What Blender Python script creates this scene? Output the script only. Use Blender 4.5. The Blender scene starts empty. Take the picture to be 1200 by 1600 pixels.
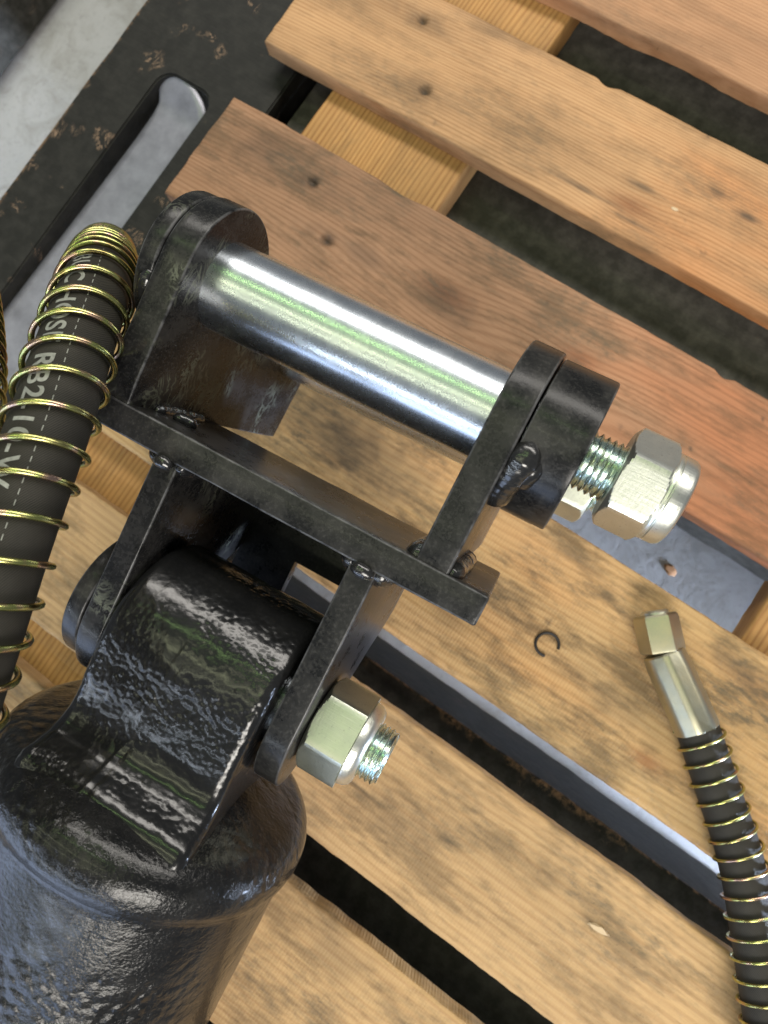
import bpy, bmesh, math, random
from math import sin, cos, pi, radians, sqrt
from mathutils import Vector, Matrix, noise

random.seed(7)
sc = bpy.context.scene
COL = sc.collection
V = Vector

# ------------------------------------------------------------------ camera
# camera frame (x right, y down, z forward) expressed against the pallet:
# rows of PX/PY/PN are the board direction, the cross direction and "down".
PX = V((0.82080434, 0.54593441, -0.16803528))
PY = V((-0.56066776, 0.82626289, -0.05423376))
PN = V((0.10923324, 0.13872727, 0.98428799))
F_PX, CAM_H = 1100.0, 0.705


def c2w(p):                      # camera-frame vector -> world vector (no offset)
    return V((p.dot(PX), -p.dot(PY), -p.dot(PN)))


def c2w_pt(p):                   # camera-frame point (metres) -> world point
    return c2w(p) + V((0, 0, CAM_H))


cam_d = bpy.data.cameras.new('camera')
cam = bpy.data.objects.new('camera', cam_d)
COL.objects.link(cam)
right, up, back = c2w(V((1, 0, 0))), c2w(V((0, -1, 0))), c2w(V((0, 0, -1)))
M = Matrix((right, up, back)).transposed().to_4x4()
M.translation = V((0, 0, CAM_H))
cam.matrix_world = M
cam_d.sensor_fit = 'VERTICAL'
cam_d.sensor_height = 24.0
cam_d.lens = F_PX / 1600.0 * 24.0
cam_d.clip_start, cam_d.clip_end = 0.01, 50
cam_d.dof.use_dof = True
cam_d.dof.focus_distance = 0.435
cam_d.dof.aperture_fstop = 6.0
sc.camera = cam

# link frame (u along the pins, v away from the cylinder, w toward the camera)
LU = c2w(V((0.87167295, 0.45742064, -0.17593357)))
LV = c2w(V((0.44313275, -0.88895525, -0.11572348)))
LW = c2w(V((-0.20933138, 0.0229111, -0.97757632)))
LO = c2w_pt(V(((198.2 - 600) / F_PX, (631.5 - 800) / F_PX, 1.0)) * 0.4182)
LM = Matrix((LU, LV, LW)).transposed().to_4x4()
LM.translation = LO

# ------------------------------------------------------------------ light
sc.view_settings.view_transform = 'Standard'
sc.view_settings.look = 'None'
sc.view_settings.exposure = 0.33
sc.view_settings.gamma = 1.0
sc.cycles.use_denoising = True
sc.cycles.max_bounces = 6

world = bpy.data.worlds.new('World')
sc.world = world
world.use_nodes = True
bg = world.node_tree.nodes['Background']
bg.inputs['Color'].default_value = (0.62, 0.66, 0.70, 1)
bg.inputs['Strength'].default_value = 0.18

TARGET = LM @ V((0.11, 0.02, -0.04))


def area(name, direction, dist, sx, sy, color, power, roll_axis=None):
    d = direction.normalized()
    ld = bpy.data.lights.new(name, 'AREA')
    ld.shape = 'RECTANGLE'
    ld.size, ld.size_y = sx, sy
    ld.color = color
    ld.energy = power
    o = bpy.data.objects.new(name, ld)
    COL.objects.link(o)
    x = (roll_axis or LU)
    x = (x - d * x.dot(d)).normalized()
    y = d.cross(x)
    m = Matrix((x, y, d)).transposed().to_4x4()
    m.translation = TARGET + d * dist
    o.matrix_world = m
    return o


def ldir(beta, gamma=0.0):       # beta: from the pin toward +v, gamma: toward +u
    b, g = radians(beta), radians(gamma)
    tocam = (V((0, 0, CAM_H)) - LM @ V((0.1, 0.09, -0.05))).normalized()
    tocam = (tocam - LU * tocam.dot(LU)).normalized()
    vv = LU.cross(tocam)
    if vv.dot(LV) < 0:
        vv = -vv
    return (tocam * cos(b) + vv * sin(b)) * cos(g) + LU * sin(g)


area('roof_light_lamp', ldir(64, 2), 2.2, 3.4, 0.46, (1.0, 0.95, 0.88), 40)
area('yard_opening_lamp', ldir(-30, 28), 2.4, 1.0, 0.9, (1.0, 0.95, 0.87), 40)
area('door_daylight_lamp', ldir(-65, -18), 2.2, 2.4, 0.90, (0.56, 0.70, 1.0), 19)
area('window_strip_lamp', ldir(-42, -18), 2.2, 2.4, 0.05, (0.78, 0.88, 1.0), 8)
area('tree_window_lamp', ldir(33, -14), 2.4, 2.2, 0.03, (0.62, 1.0, 0.34), 3.6)
area('tree_window_lamp', ldir(12, -14), 2.4, 2.2, 0.07, (0.95, 1.0, 0.60), 4.0)
area('tree_window_lamp', ldir(-3, -14), 2.4, 2.2, 0.05, (0.97, 1.0, 0.66), 3.2)
# low fill lamp added to brighten the floor below the pallet, no source known
low = area('floor_fill_lamp', V((1, 0, 0)), 1.9, 0.14, 0.24, (0.62, 0.75, 1.0), 8, V((0, 1, 0)))
lz = (V((1.75, -0.130, -0.10)) - V((0.15, -0.02, -0.31))).normalized()
ly = V((0, 1, 0))
lm = Matrix((ly, lz.cross(ly), lz)).transposed().to_4x4()
lm.translation = V((1.75, -0.130, -0.10))
low.matrix_world = lm
low.data.spread = radians(34)


# ------------------------------------------------------------------ materials
def srgb(r, g, b):
    def f(c):
        c /= 255.0
        return c / 12.92 if c <= 0.04045 else ((c + 0.055) / 1.055) ** 2.4
    return (f(r), f(g), f(b), 1.0)


class NT:
    def __init__(self, name):
        self.m = bpy.data.materials.new(name)
        self.m.use_nodes = True
        self.t = self.m.node_tree
        self.b = self.t.nodes['Principled BSDF']

    def n(self, typ, ins=None, **props):
        nd = self.t.nodes.new(typ)
        for k, v in props.items():
            setattr(nd, k, v)
        for k, v in (ins or {}).items():
            self.put(nd.inputs[k], v)
        return nd

    def put(self, sock, v):
        if isinstance(v, bpy.types.NodeSocket):
            self.t.links.new(v, sock)
        else:
            sock.default_value = v

    def set(self, **kw):
        for k, v in kw.items():
            self.put(self.b.inputs[k.replace('_', ' ')], v)

    def obj(self):
        return self.n('ShaderNodeTexCoord').outputs['Object']

    def mapping(self, vec, scale=(1, 1, 1), loc=(0, 0, 0), rot=(0, 0, 0)):
        return self.n('ShaderNodeMapping', {'Vector': vec, 'Scale': scale, 'Location': loc, 'Rotation': rot}).outputs[0]

    def noise(self, vec, scale, detail=4.0, rough=0.55, dist=0.0):
        return self.n('ShaderNodeTexNoise', {'Vector': vec, 'Scale': scale, 'Detail': detail, 'Roughness': rough, 'Distortion': dist}).outputs['Fac']

    def ramp(self, fac, stops):
        r = self.n('ShaderNodeValToRGB', {'Fac': fac})
        els = r.color_ramp.elements
        while len(els) < len(stops):
            els.new(0.5)
        for e, (p, c) in zip(els, stops):
            e.position = p
            e.color = c if isinstance(c, tuple) else (c, c, c, 1)
        return r.outputs[0]

    def mix(self, fac, a, b, mode='MIX'):
        nd = self.n('ShaderNodeMix', data_type='RGBA', blend_type=mode)
        self.put(nd.inputs['Factor'], fac)
        self.put(nd.inputs[6], a)
        self.put(nd.inputs[7], b)
        return nd.outputs[2]

    def math(self, op, a, b=0.0, clamp=False):
        nd = self.n('ShaderNodeMath', operation=op, use_clamp=clamp)
        self.put(nd.inputs[0], a)
        self.put(nd.inputs[1], b)
        return nd.outputs[0]

    def bump(self, height, dist, strength=1.0, normal=None):
        ins = {'Height': height, 'Distance': dist, 'Strength': strength}
        if normal is not None:
            ins['Normal'] = normal
        return self.n('ShaderNodeBump', ins).outputs[0]

    def attr(self, name):
        return self.n('ShaderNodeAttribute', attribute_name=name).outputs['Fac']


def paint_mat(name, base=0.010, dust=0.45, bump=0.00025, rough=0.25, scuff=None, lump=0.0, lump_scale=160, spec=0.27, coat=0.05):
    k = NT(name)
    p = k.obj()
    d1 = k.ramp(k.noise(p, 38, 6, 0.65), [(0.42, 0.0), (0.68, 1.0)])
    sp = k.ramp(k.noise(p, 430, 3, 0.7), [(0.50, 0.0), (0.68, 1.0)])
    mask = k.math('MULTIPLY', k.math('ADD', k.math('MULTIPLY', d1, 0.6), k.math('MULTIPLY', sp, 0.45)), dust, True)
    col = k.mix(mask, (base, base * 1.02, base * 1.1, 1), (0.135, 0.128, 0.120, 1))
    rgh = k.math('ADD', k.math('MULTIPLY', mask, 0.35), rough, True)
    if scuff:
        s1 = k.noise(k.mapping(p, (1, 0.6, 1)), 55, 5, 0.6, 2.2)
        line = k.math('SUBTRACT', 1.0, k.math('MULTIPLY', k.math('ABSOLUTE', k.math('SUBTRACT', s1, 0.5)), 22), True)
        gate = k.ramp(k.noise(p, 22, 2, 0.5), [(0.50, 0.0), (0.60, 1.0)])
        sm = k.math('MULTIPLY', k.math('MULTIPLY', line, gate), scuff, True)
        col = k.mix(sm, col, (0.21, 0.225, 0.165, 1))
        rgh = k.math('ADD', rgh, k.math('MULTIPLY', sm, 0.3), True)
    # paint rubbed thin along the arrises
    wr = k.math('MULTIPLY', k.attr('wear'), k.ramp(k.noise(p, 75, 4, 0.65), [(0.36, 0.0), (0.62, 1.0)]), True)
    col = k.mix(k.math('MULTIPLY', wr, 0.38), col, (0.22, 0.22, 0.23, 1))
    h = k.bump(k.noise(p, 420, 3, 0.6), bump)
    h = k.bump(k.noise(p, 60, 3, 0.5), bump * 1.6, 1.0, h)
    if lump:
        v = k.n('ShaderNodeTexVoronoi', {'Vector': p, 'Scale': lump_scale, 'Randomness': 1.0}, feature='SMOOTH_F1').outputs['Distance']
        gate = k.ramp(k.noise(p, 18, 2, 0.5), [(0.42, 0.06), (0.60, 1.0)])
        h = k.bump(k.math('MULTIPLY', k.math('POWER', v, 1.5), gate), -lump * 1.6, 1.0, h)
    k.set(Base_Color=col, Roughness=rgh, Normal=h, Specular_IOR_Level=spec)
    k.set(Coat_Weight=coat, Coat_Roughness=0.12)
    return k.m


def zinc_mat(name, tint, rough=0.24, tint2=None, scratch=0.00004, axis=(1, 1, 1), nscale=30):
    k = NT(name)
    p = k.obj()
    n1 = k.noise(p, nscale, 4, 0.6)
    col = k.mix(k.ramp(n1, [(0.38, 0.0), (0.64, 1.0)]), tint, tint2 or tint)
    spk = k.ramp(k.noise(p, 700, 2, 0.5), [(0.62, 0.0), (0.74, 1.0)])
    col = k.mix(k.math('MULTIPLY', spk, 0.35), col, (0.30, 0.30, 0.28, 1))
    r = k.math('ADD', rough - 0.05, k.math('MULTIPLY', k.noise(p, 90, 5, 0.7), 0.14))
    sc1 = k.noise(k.mapping(p, (60, 900, 900)), 1.0, 2, 0.5, 0.6)
    sc2 = k.noise(k.mapping(p, (700, 160, 160), (0, 0, 0), (0.3, 0.5, 0.7)), 1.0, 2, 0.5)
    h = k.bump(sc1, scratch)
    h = k.bump(sc2, scratch * 1.3, 1.0, h)
    k.set(Base_Color=col, Roughness=r, Metallic=1.0, Normal=h)
    return k.m


def spring_mat():
    k = NT('yellow_zinc_wire')
    p = k.obj()
    n1 = k.noise(p, 85, 2, 0.5)
    col = k.ramp(n1, [(0.30, srgb(138, 124, 80)), (0.44, srgb(196, 192, 126)), (0.52, srgb(176, 184, 112)),
                      (0.60, srgb(206, 176, 140)), (0.70, srgb(186, 156, 142))])
    k.set(Base_Color=col, Roughness=0.27, Metallic=1.0)
    return k.m


def rubber_mat(name='black_hose_rubber'):
    k = NT(name)
    uv = k.n('ShaderNodeUVMap').outputs[0]
    w1 = k.n('ShaderNodeTexWave', {'Vector': k.mapping(uv, (1, 1, 1), (0, 0, 0), (0, 0, radians(52))), 'Scale': 300.0, 'Distortion': 0.4, 'Detail': 1.0},
             wave_type='BANDS', bands_direction='X').outputs['Fac']
    p = k.obj()
    d = k.ramp(k.noise(p, 45, 5, 0.6), [(0.35, 0.0), (0.75, 1.0)])
    col = k.mix(k.math('MULTIPLY', d, 0.5), (0.016, 0.015, 0.013, 1), (0.045, 0.041, 0.034, 1))
    col = k.mix(k.math('MULTIPLY', w1, 0.35), col, (0.085, 0.078, 0.066, 1))
    k.set(Base_Color=col, Roughness=0.62, Normal=k.bump(w1, 0.00012), Specular_IOR_Level=0.22)
    return k.m


def plain_mat(name, col, rough, metal=0.0, nscale=60, var=0.25, bump=0.0001):
    k = NT(name)
    p = k.obj()
    n1 = k.noise(p, nscale, 5, 0.6)
    c2 = tuple(c * (1 - var) for c in col[:3]) + (1,)
    k.set(Base_Color=k.mix(n1, col, c2), Roughness=rough, Metallic=metal, Normal=k.bump(k.noise(p, nscale * 8, 3), bump))
    return k.m


def wood_mat(name, light, dark, offs, warm=None, dirt=0.35, ring=95.0, warp=0.045, cross=False, saw=0.0, gr=0.36, knots=()):
    k = NT(name)
    p0 = k.obj()
    p = k.mapping(p0, (1, 1, 1), offs, (0, 0, radians(90) if cross else 0))
    # long, lazy wander of the growth rings
    wv = k.noise(k.mapping(p, (1.3, 6, 6)), 1.0, 2, 0.45)
    sep = k.n('ShaderNodeSeparateXYZ', {'Vector': p})
    y = k.math('ADD', sep.outputs['Y'], k.math('MULTIPLY', wv, warp * 2.6))
    s0 = k.n('ShaderNodeSeparateXYZ', {'Vector': p0})
    kn = None
    for (kx, ky, kr) in knots:
        dx = k.math('MULTIPLY', k.math('SUBTRACT', s0.outputs['X'], kx), 0.42 / kr)
        dy = k.math('MULTIPLY', k.math('SUBTRACT', s0.outputs['Y'], -ky), 1.0 / kr)
        d2 = k.math('ADD', k.math('MULTIPLY', dx, dx), k.math('MULTIPLY', dy, dy))
        g = k.math('POWER', 2.718, k.math('MULTIPLY', d2, -0.16))
        y = k.math('ADD', y, k.math('MULTIPLY', g, kr * 0.9))
        c = k.math('POWER', 2.718, k.math('MULTIPLY', d2, -0.9))
        kn = c if kn is None else k.math('MAXIMUM', kn, c)
    ph = k.math('MULTIPLY', y, ring * 2 * pi)
    s = k.math('ADD', k.math('MULTIPLY', k.math('SINE', ph), 0.5), 0.5)
    s = k.math('POWER', s, 2.2)
    fib = k.ramp(k.noise(k.mapping(p, (16, 430, 430)), 1.0, 4, 0.65), [(0.30, 0.0), (0.70, 1.0)])
    s2 = k.math('ADD', k.math('MULTIPLY', s, gr), k.math('MULTIPLY', fib, 0.42), True)
    big = k.noise(k.mapping(p, (3.0, 14, 14)), 1.0, 3, 0.55)
    col = k.mix(s2, light, dark)
    if warm:
        wm = k.ramp(k.math('ADD', k.math('MULTIPLY', big, 0.75), k.math('MULTIPLY', k.n('ShaderNodeSeparateXYZ', {'Vector': p0}).outputs['X'], warm[1])),
                    [(0.34, 0.0), (0.58, 1.0)])
        col = k.mix(k.math('MULTIPLY', wm, warm[2]), col, k.mix(s2, warm[0], tuple(c * 0.55 for c in warm[0][:3]) + (1,)))
    if kn is not None:
        col = k.mix(k.math('MULTIPLY', kn, 0.62), col, srgb(128, 70, 36))
    tone = k.ramp(big, [(0.30, 0.80), (0.70, 1.12)])
    col = k.mix(1.0, col, tone, 'MULTIPLY')
    # dirt and boot smudges, along the grain
    sm = k.noise(k.mapping(p, (11, 34, 30)), 1.0, 6, 0.68)
    smk = k.ramp(sm, [(0.47, 0.0), (0.62, 1.0)])
    col = k.mix(k.math('MULTIPLY', smk, dirt), col, srgb(80, 66, 46))
    sm2 = k.ramp(k.noise(p, 190, 4, 0.65), [(0.60, 0.0), (0.74, 1.0)])
    col = k.mix(k.math('MULTIPLY', k.math('MULTIPLY', sm2, smk), 0.5), col, srgb(62, 52, 40))
    # grey, walked-in weathering in broad patches with speckle
    wz = k.ramp(k.noise(k.mapping(p, (7, 16, 16), (3.1, 1.7, 0)), 1.0, 5, 0.7), [(0.50, 0.0), (0.64, 1.0)])
    ws = k.ramp(k.noise(k.mapping(p, (60, 150, 150)), 1.0, 4, 0.7), [(0.40, 0.15), (0.62, 1.0)])
    col = k.mix(k.math('MULTIPLY', k.math('MULTIPLY', wz, ws), min(0.85, dirt * 1.35)), col, srgb(92, 84, 68))
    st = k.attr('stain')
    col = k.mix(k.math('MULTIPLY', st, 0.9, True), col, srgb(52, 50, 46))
    h = k.bump(s2, 0.00035)
    h = k.bump(k.noise(k.mapping(p, (120, 700, 700)), 1.0, 3), 0.00025, 1.0, h)
    if saw:
        sv = k.n('ShaderNodeTexWave', {'Vector': k.mapping(p, (1, 0.12, 0)), 'Scale': 95.0, 'Distortion': 1.5, 'Detail': 2.0, 'Detail Scale': 0.6},
                 wave_type='BANDS', bands_direction='X').outputs['Fac']
        h = k.bump(sv, 0.00022 * saw, 1.0, h)
    k.set(Base_Color=col, Roughness=0.62, Normal=h, Specular_IOR_Level=0.35)
    return k.m


def blackwood_mat(name, scr=1.0, base=0.020, edge_x=None, spec=0.35):
    k = NT(name)
    p = k.obj()
    # scrapes down to bare wood
    g = k.ramp(k.noise(p, 24, 2, 0.5), [(0.60, 0.0), (0.67, 1.0)])
    s1 = k.noise(k.mapping(p, (1, 0.45, 1), (0, 0, 0), (0, 0, 0.5)), 42, 6, 0.7, 1.4)
    ln = k.math('SUBTRACT', 1.0, k.math('MULTIPLY', k.math('ABSOLUTE', k.math('SUBTRACT', s1, 0.52)), 55), True)
    m = k.math('MULTIPLY', k.math('MULTIPLY', g, ln), scr, True)
    dust = k.ramp(k.noise(p, 60, 5, 0.65), [(0.40, 0.0), (0.75, 1.0)])
    col = k.mix(k.math('MULTIPLY', dust, 0.6), (base, base * 0.95, base * 0.8, 1), (base * 3.0, base * 2.8, base * 2.4, 1))
    col = k.mix(m, col, srgb(168, 138, 112))
    st = k.attr('stain')
    if edge_x is not None:
        xx = k.n('ShaderNodeSeparateXYZ', {'Vector': p}).outputs['X']
        st = k.math('DIVIDE', k.math('SUBTRACT', edge_x + 0.006, xx), 0.005, True)
    col = k.mix(k.math('MULTIPLY', st, k.ramp(k.noise(p, 120, 4, 0.7), [(0.44, 0.0), (0.60, 1.0)])), col, srgb(140, 110, 82))
    k.set(Base_Color=col, Roughness=0.6, Normal=k.bump(k.noise(k.mapping(p, (40, 300, 300)), 1.0, 4), 0.0004), Specular_IOR_Level=spec)
    return k.m


def concrete_mat():
    k = NT('concrete_floor')
    p = k.obj()
    a = k.noise(p, 6, 5, 0.6)
    b = k.noise(p, 120, 4, 0.7)
    col = k.mix(a, (0.47, 0.465, 0.46, 1), (0.33, 0.325, 0.31, 1))
    col = k.mix(k.ramp(k.noise(p, 16, 6, 0.7, 0.8), [(0.46, 0.0), (0.66, 0.75)]), col, (0.27, 0.26, 0.235, 1))
    col = k.mix(k.ramp(b, [(0.55, 0.0), (0.75, 0.6)]), col, (0.22, 0.21, 0.20, 1))
    k.set(Base_Color=col, Roughness=0.75, Normal=k.bump(b, 0.0008))
    return k.m


MAT = {
    'paint': paint_mat('black_paint_dusty', 0.009, 0.32, 0.00009, 0.27),
    'paint_scuff': paint_mat('black_paint_scuffed', 0.008, 0.27, 0.00010, 0.25, scuff=0.5),
    'paint_cast': paint_mat('black_paint_on_casting', 0.008, 0.06, 0.00010, 0.20, lump=0.0006, lump_scale=300, spec=0.42, coat=0.28),
    'paint_body': paint_mat('black_paint_on_cylinder', 0.007, 0.14, 0.00055, 0.19, lump=0.0014, lump_scale=170, spec=0.34, coat=0.16),
    'weld': paint_mat('black_paint_on_weld', 0.011, 0.12, 0.0002, 0.18, spec=0.55, coat=0.4),
    'pin': zinc_mat('zinc_plated_pin', (0.76, 0.81, 0.86, 1), 0.25, (0.66, 0.72, 0.79, 1), 0.00002),
    'nut': zinc_mat('zinc_plated_nut', (0.82, 0.83, 0.75, 1), 0.34, (0.72, 0.74, 0.68, 1), 0.00008),
    'nut_dull': zinc_mat('dull_zinc_nut', (0.66, 0.68, 0.56, 1), 0.40, (0.56, 0.58, 0.50, 1), 0.00010),
    'thread': zinc_mat('blue_zinc_thread', (0.62, 0.76, 0.78, 1), 0.24, (0.70, 0.76, 0.62, 1), 0.00003, nscale=200),
    'fitting': zinc_mat('yellow_zinc_fitting', (0.52, 0.48, 0.33, 1), 0.36, (0.42, 0.42, 0.33, 1), 0.00006),
    'spring': spring_mat(),
    'rubber': rubber_mat(),
    'print': plain_mat('white_hose_print', (0.46, 0.47, 0.43, 1), 0.7, 0, 420, 0.75),
    'nylon': plain_mat('nylon_insert', (0.45, 0.44, 0.40, 1), 0.5),
    'ring': plain_mat('black_wire', (0.020, 0.018, 0.016, 1), 0.5),
    'steel': plain_mat('grey_worn_steel', (0.44, 0.44, 0.50, 1), 0.36, 0.35, 42, 0.70),
    'floor': concrete_mat(),
    'blackwood': blackwood_mat('black_painted_timber', 1.0, 0.013, -0.742),
    'blackwood2': blackwood_mat('black_painted_bearer', 0.25, 0.028, None, 0.05),
    'blackwood3': blackwood_mat('grey_brown_bearer', 0.1, 0.060),
    'chip_pale': plain_mat('pale_splinter', srgb(222, 196, 160), 0.7),
    'chip': plain_mat('wood_chip', srgb(190, 140, 95), 0.7),
}


# ------------------------------------------------------------------ mesh helpers
def link(name, me, mat, parent=None, sharp=35):
    for p in me.polygons:
        p.use_smooth = True
    if sharp:
        me.set_sharp_from_angle(angle=radians(sharp))
    o = bpy.data.objects.new(name, me)
    COL.objects.link(o)
    if mat:
        me.materials.append(MAT[mat] if isinstance(mat, str) else mat)
    if parent:
        o.parent = parent
    return o


def mesh(name, verts, faces, mat, parent=None, sharp=35):
    me = bpy.data.meshes.new(name)
    me.from_pydata([tuple(v) for v in verts], [], faces)
    bm = bmesh.new()
    bm.from_mesh(me)
    bmesh.ops.recalc_face_normals(bm, faces=bm.faces)
    bm.to_mesh(me)
    bm.free()
    return link(name, me, mat, parent, sharp)


def tag(o, label=None, cat=None, group=None, kind=None):
    if label:
        o['label'] = label
    if cat:
        o['category'] = cat
    if group:
        o['group'] = group
    if kind:
        o['kind'] = kind
    return o


def empty(name, mw=None):
    o = bpy.data.objects.new(name, None)
    o.empty_display_size = 0.02
    COL.objects.link(o)
    if mw is not None:
        o.matrix_world = mw
    return o


def fbm(p, s, seed=0.0):
    q = V((p[0] * s + seed, p[1] * s - seed * 0.7, p[2] * s + seed * 1.3))
    return noise.noise(q) + 0.5 * noise.noise(q * 2.1) + 0.25 * noise.noise(q * 4.3)


def grid_faces(nr, nc, close_c=True, start=0):
    f = []
    for i in range(nr - 1):
        for j in range(nc if close_c else nc - 1):
            a = start + i * nc + j
            b = start + i * nc + (j + 1) % nc
            f.append((a, b, b + nc, a + nc))
    return f


def extrude_profile(name, prof, u0, u1, r, mat, parent, segs=3, nu=1, disp=None, sharp=35, corner=None, rub=True):
    """prof: list of (v,w) mm, closed; extruded along u (mm) with rounded long edges."""
    n = len(prof)
    area2 = sum(prof[i][0] * prof[(i + 1) % n][1] - prof[(i + 1) % n][0] * prof[i][1] for i in range(n))
    sgn = 1 if area2 > 0 else -1
    mit = []
    for i in range(n):
        a, b, c = V(prof[i - 1]), V(prof[i]), V(prof[(i + 1) % n])
        e1, e2 = (b - a).normalized(), (c - b).normalized()
        n1, n2 = V((-e1.y, e1.x)) * sgn, V((-e2.y, e2.x)) * sgn
        m = (n1 + n2) / max(0.35, 1 + n1.dot(n2))
        mit.append(m)
    rows = [(u0 + r * (1 - cos(pi / 2 * k / segs)), r * (1 - sin(pi / 2 * k / segs))) for k in range(segs + 1)]
    mids = [(u0 + r + (u1 - u0 - 2 * r) * i / nu, 0.0) for i in range(1, nu)]
    rows2 = [(u0 + u1 - a, b) for a, b in reversed(rows)]
    allr = rows + mids + rows2
    vs, fs = [], []
    for (u, ins) in allr:
        for i in range(n):
            p = V(prof[i]) + mit[i] * ins
            q = V((u, p.x, p.y))
            if disp:
                q = disp(q, i, mit[i])
            vs.append(q * 0.001)
    fs = grid_faces(len(allr), n)
    fs.append(tuple(range(n)))
    fs.append(tuple(range((len(allr) - 1) * n, len(allr) * n)))
    o = mesh(name, vs, fs, mat, parent, sharp)
    wear = []
    for (u, ins) in allr:
        e = 1.0 if rub and 0.05 * r < ins < 0.95 * r else 0.0
        wear += [max(e, 1.0 if corner and corner(prof[i]) else 0.0) for i in range(n)]
    o.data.attributes.new('wear', 'FLOAT', 'POINT').data.foreach_set('value', wear)
    return o


def lathe(name, prof, org, ax, e1, mat, parent, n=64, rfun=None, sharp=35, caps=True, uv=False):
    """prof: (a,r) mm along axis ax from org (mm, local)."""
    ax, e1 = V(ax).normalized(), V(e1).normalized()
    e2 = ax.cross(e1)
    vs = []
    for a, r in prof:
        for j in range(n):
            th = 2 * pi * j / n
            rr = rfun(a, r, th) if rfun else r
            vs.append((V(org) + ax * a + (e1 * cos(th) + e2 * sin(th)) * rr) * 0.001)
    fs = grid_faces(len(prof), n)
    if caps:
        fs.append(tuple(range(n)))
        fs.append(tuple(range((len(prof) - 1) * n, len(prof) * n)))
    return mesh(name, vs, fs, mat, parent, sharp)


def frames(path):
    """parallel transport frames for a polyline of Vectors."""
    T = []
    for i in range(len(path)):
        a = path[max(0, i - 1)]
        b = path[min(len(path) - 1, i + 1)]
        T.append((b - a).normalized())
    ref = V((0, 0, 1)) if abs(T[0].z) < 0.9 else V((1, 0, 0))
    n0 = (ref - T[0] * ref.dot(T[0])).normalized()
    out = []
    for t in T:
        n0 = (n0 - t * n0.dot(t)).normalized()
        out.append((t, n0.copy(), t.cross(n0)))
    return out


def sweep(name, path, rad, mat, parent=None, n=12, caps=True, uv=False, sharp=60, perturb=None):
    fr = frames(path)
    vs = []
    s = 0.0
    S = []
    for i, p in enumerate(path):
        if i:
            s += (p - path[i - 1]).length
        S.append(s)
        r = rad(s, i) if callable(rad) else rad
        t, a, b = fr[i]
        for j in range(n):
            th = 2 * pi * j / n
            q = p + (a * cos(th) + b * sin(th)) * r
            if perturb:
                q = q + (q - p).normalized() * perturb(q)
            vs.append(q)
    fs = grid_faces(len(path), n)
    if caps:
        fs.append(tuple(range(n)))
        fs.append(tuple(range((len(path) - 1) * n, len(path) * n)))
    o = mesh(name, vs, fs, mat, parent, sharp)
    if uv:
        me = o.data
        lay = me.uv_layers.new(name='UVMap')
        circ = 2 * pi * (rad if not callable(rad) else rad(0, 0))
        for poly in me.polygons:
            idx = [me.loops[l].vertex_index for l in poly.loop_indices]
            js = [k % n for k in idx]
            wrap = max(js) - min(js) > n // 2
            for l, vi, j in zip(poly.loop_indices, idx, js):
                jj = j + n if (wrap and j < n // 2) else j
                lay.data[l].uv = (S[min(vi // n, len(S) - 1)], jj / n * circ)
    return o


def catmull(pts, step):
    out = []
    P = [pts[0] * 2 - pts[1]] + pts + [pts[-1] * 2 - pts[-2]]
    for i in range(1, len(P) - 2):
        a, b, c, d = P[i - 1], P[i], P[i + 1], P[i + 2]
        m = max(2, int((c - b).length / step))
        for k in range(m):
            t = k / m
            out.append(0.5 * ((2 * b) + (c - a) * t + (2 * a - 5 * b + 4 * c - d) * t * t + (-a + 3 * b - 3 * c + d) * t ** 3))
    out.append(pts[-1])
    # resample evenly
    res, acc = [out[0]], 0.0
    for p, q in zip(out, out[1:]):
        L = (q - p).length
        while acc + L >= step and L > 1e-9:
            p = p + (q - p) * ((step - acc) / L)
            L = (q - p).length
            res.append(p.copy())
            acc = 0.0
        acc += L
    return res


def arc(cv, cw, R, a0, a1, n):
    return [(cv + R * sin(a0 + (a1 - a0) * i / n), cw + R * cos(a0 + (a1 - a0) * i / n)) for i in range(n + 1)]


def at(px, py, Zc):              # point on the ray of photo pixel (px,py), Zc metres in front of the camera plane
    return c2w_pt(V(((px - 600) / F_PX, (py - 800) / F_PX, 1.0)) * Zc)


def atz(px, py, z):              # point on that ray at world height z
    d = c2w(V(((px - 600) / F_PX, (py - 800) / F_PX, 1.0)))
    return V((0, 0, CAM_H)) + d * ((z - CAM_H) / d.z)


# ------------------------------------------------------------------ setting: floor
fl = mesh('floor', [(-2.5, -2.0, -0.327), (1.8, -2.0, -0.327), (1.8, 2.0, -0.327), (-2.5, 2.0, -0.327)], [(0, 1, 2, 3)], 'floor')
tag(fl, 'pale grey concrete floor far below the pallet gaps', kind='structure')


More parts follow.
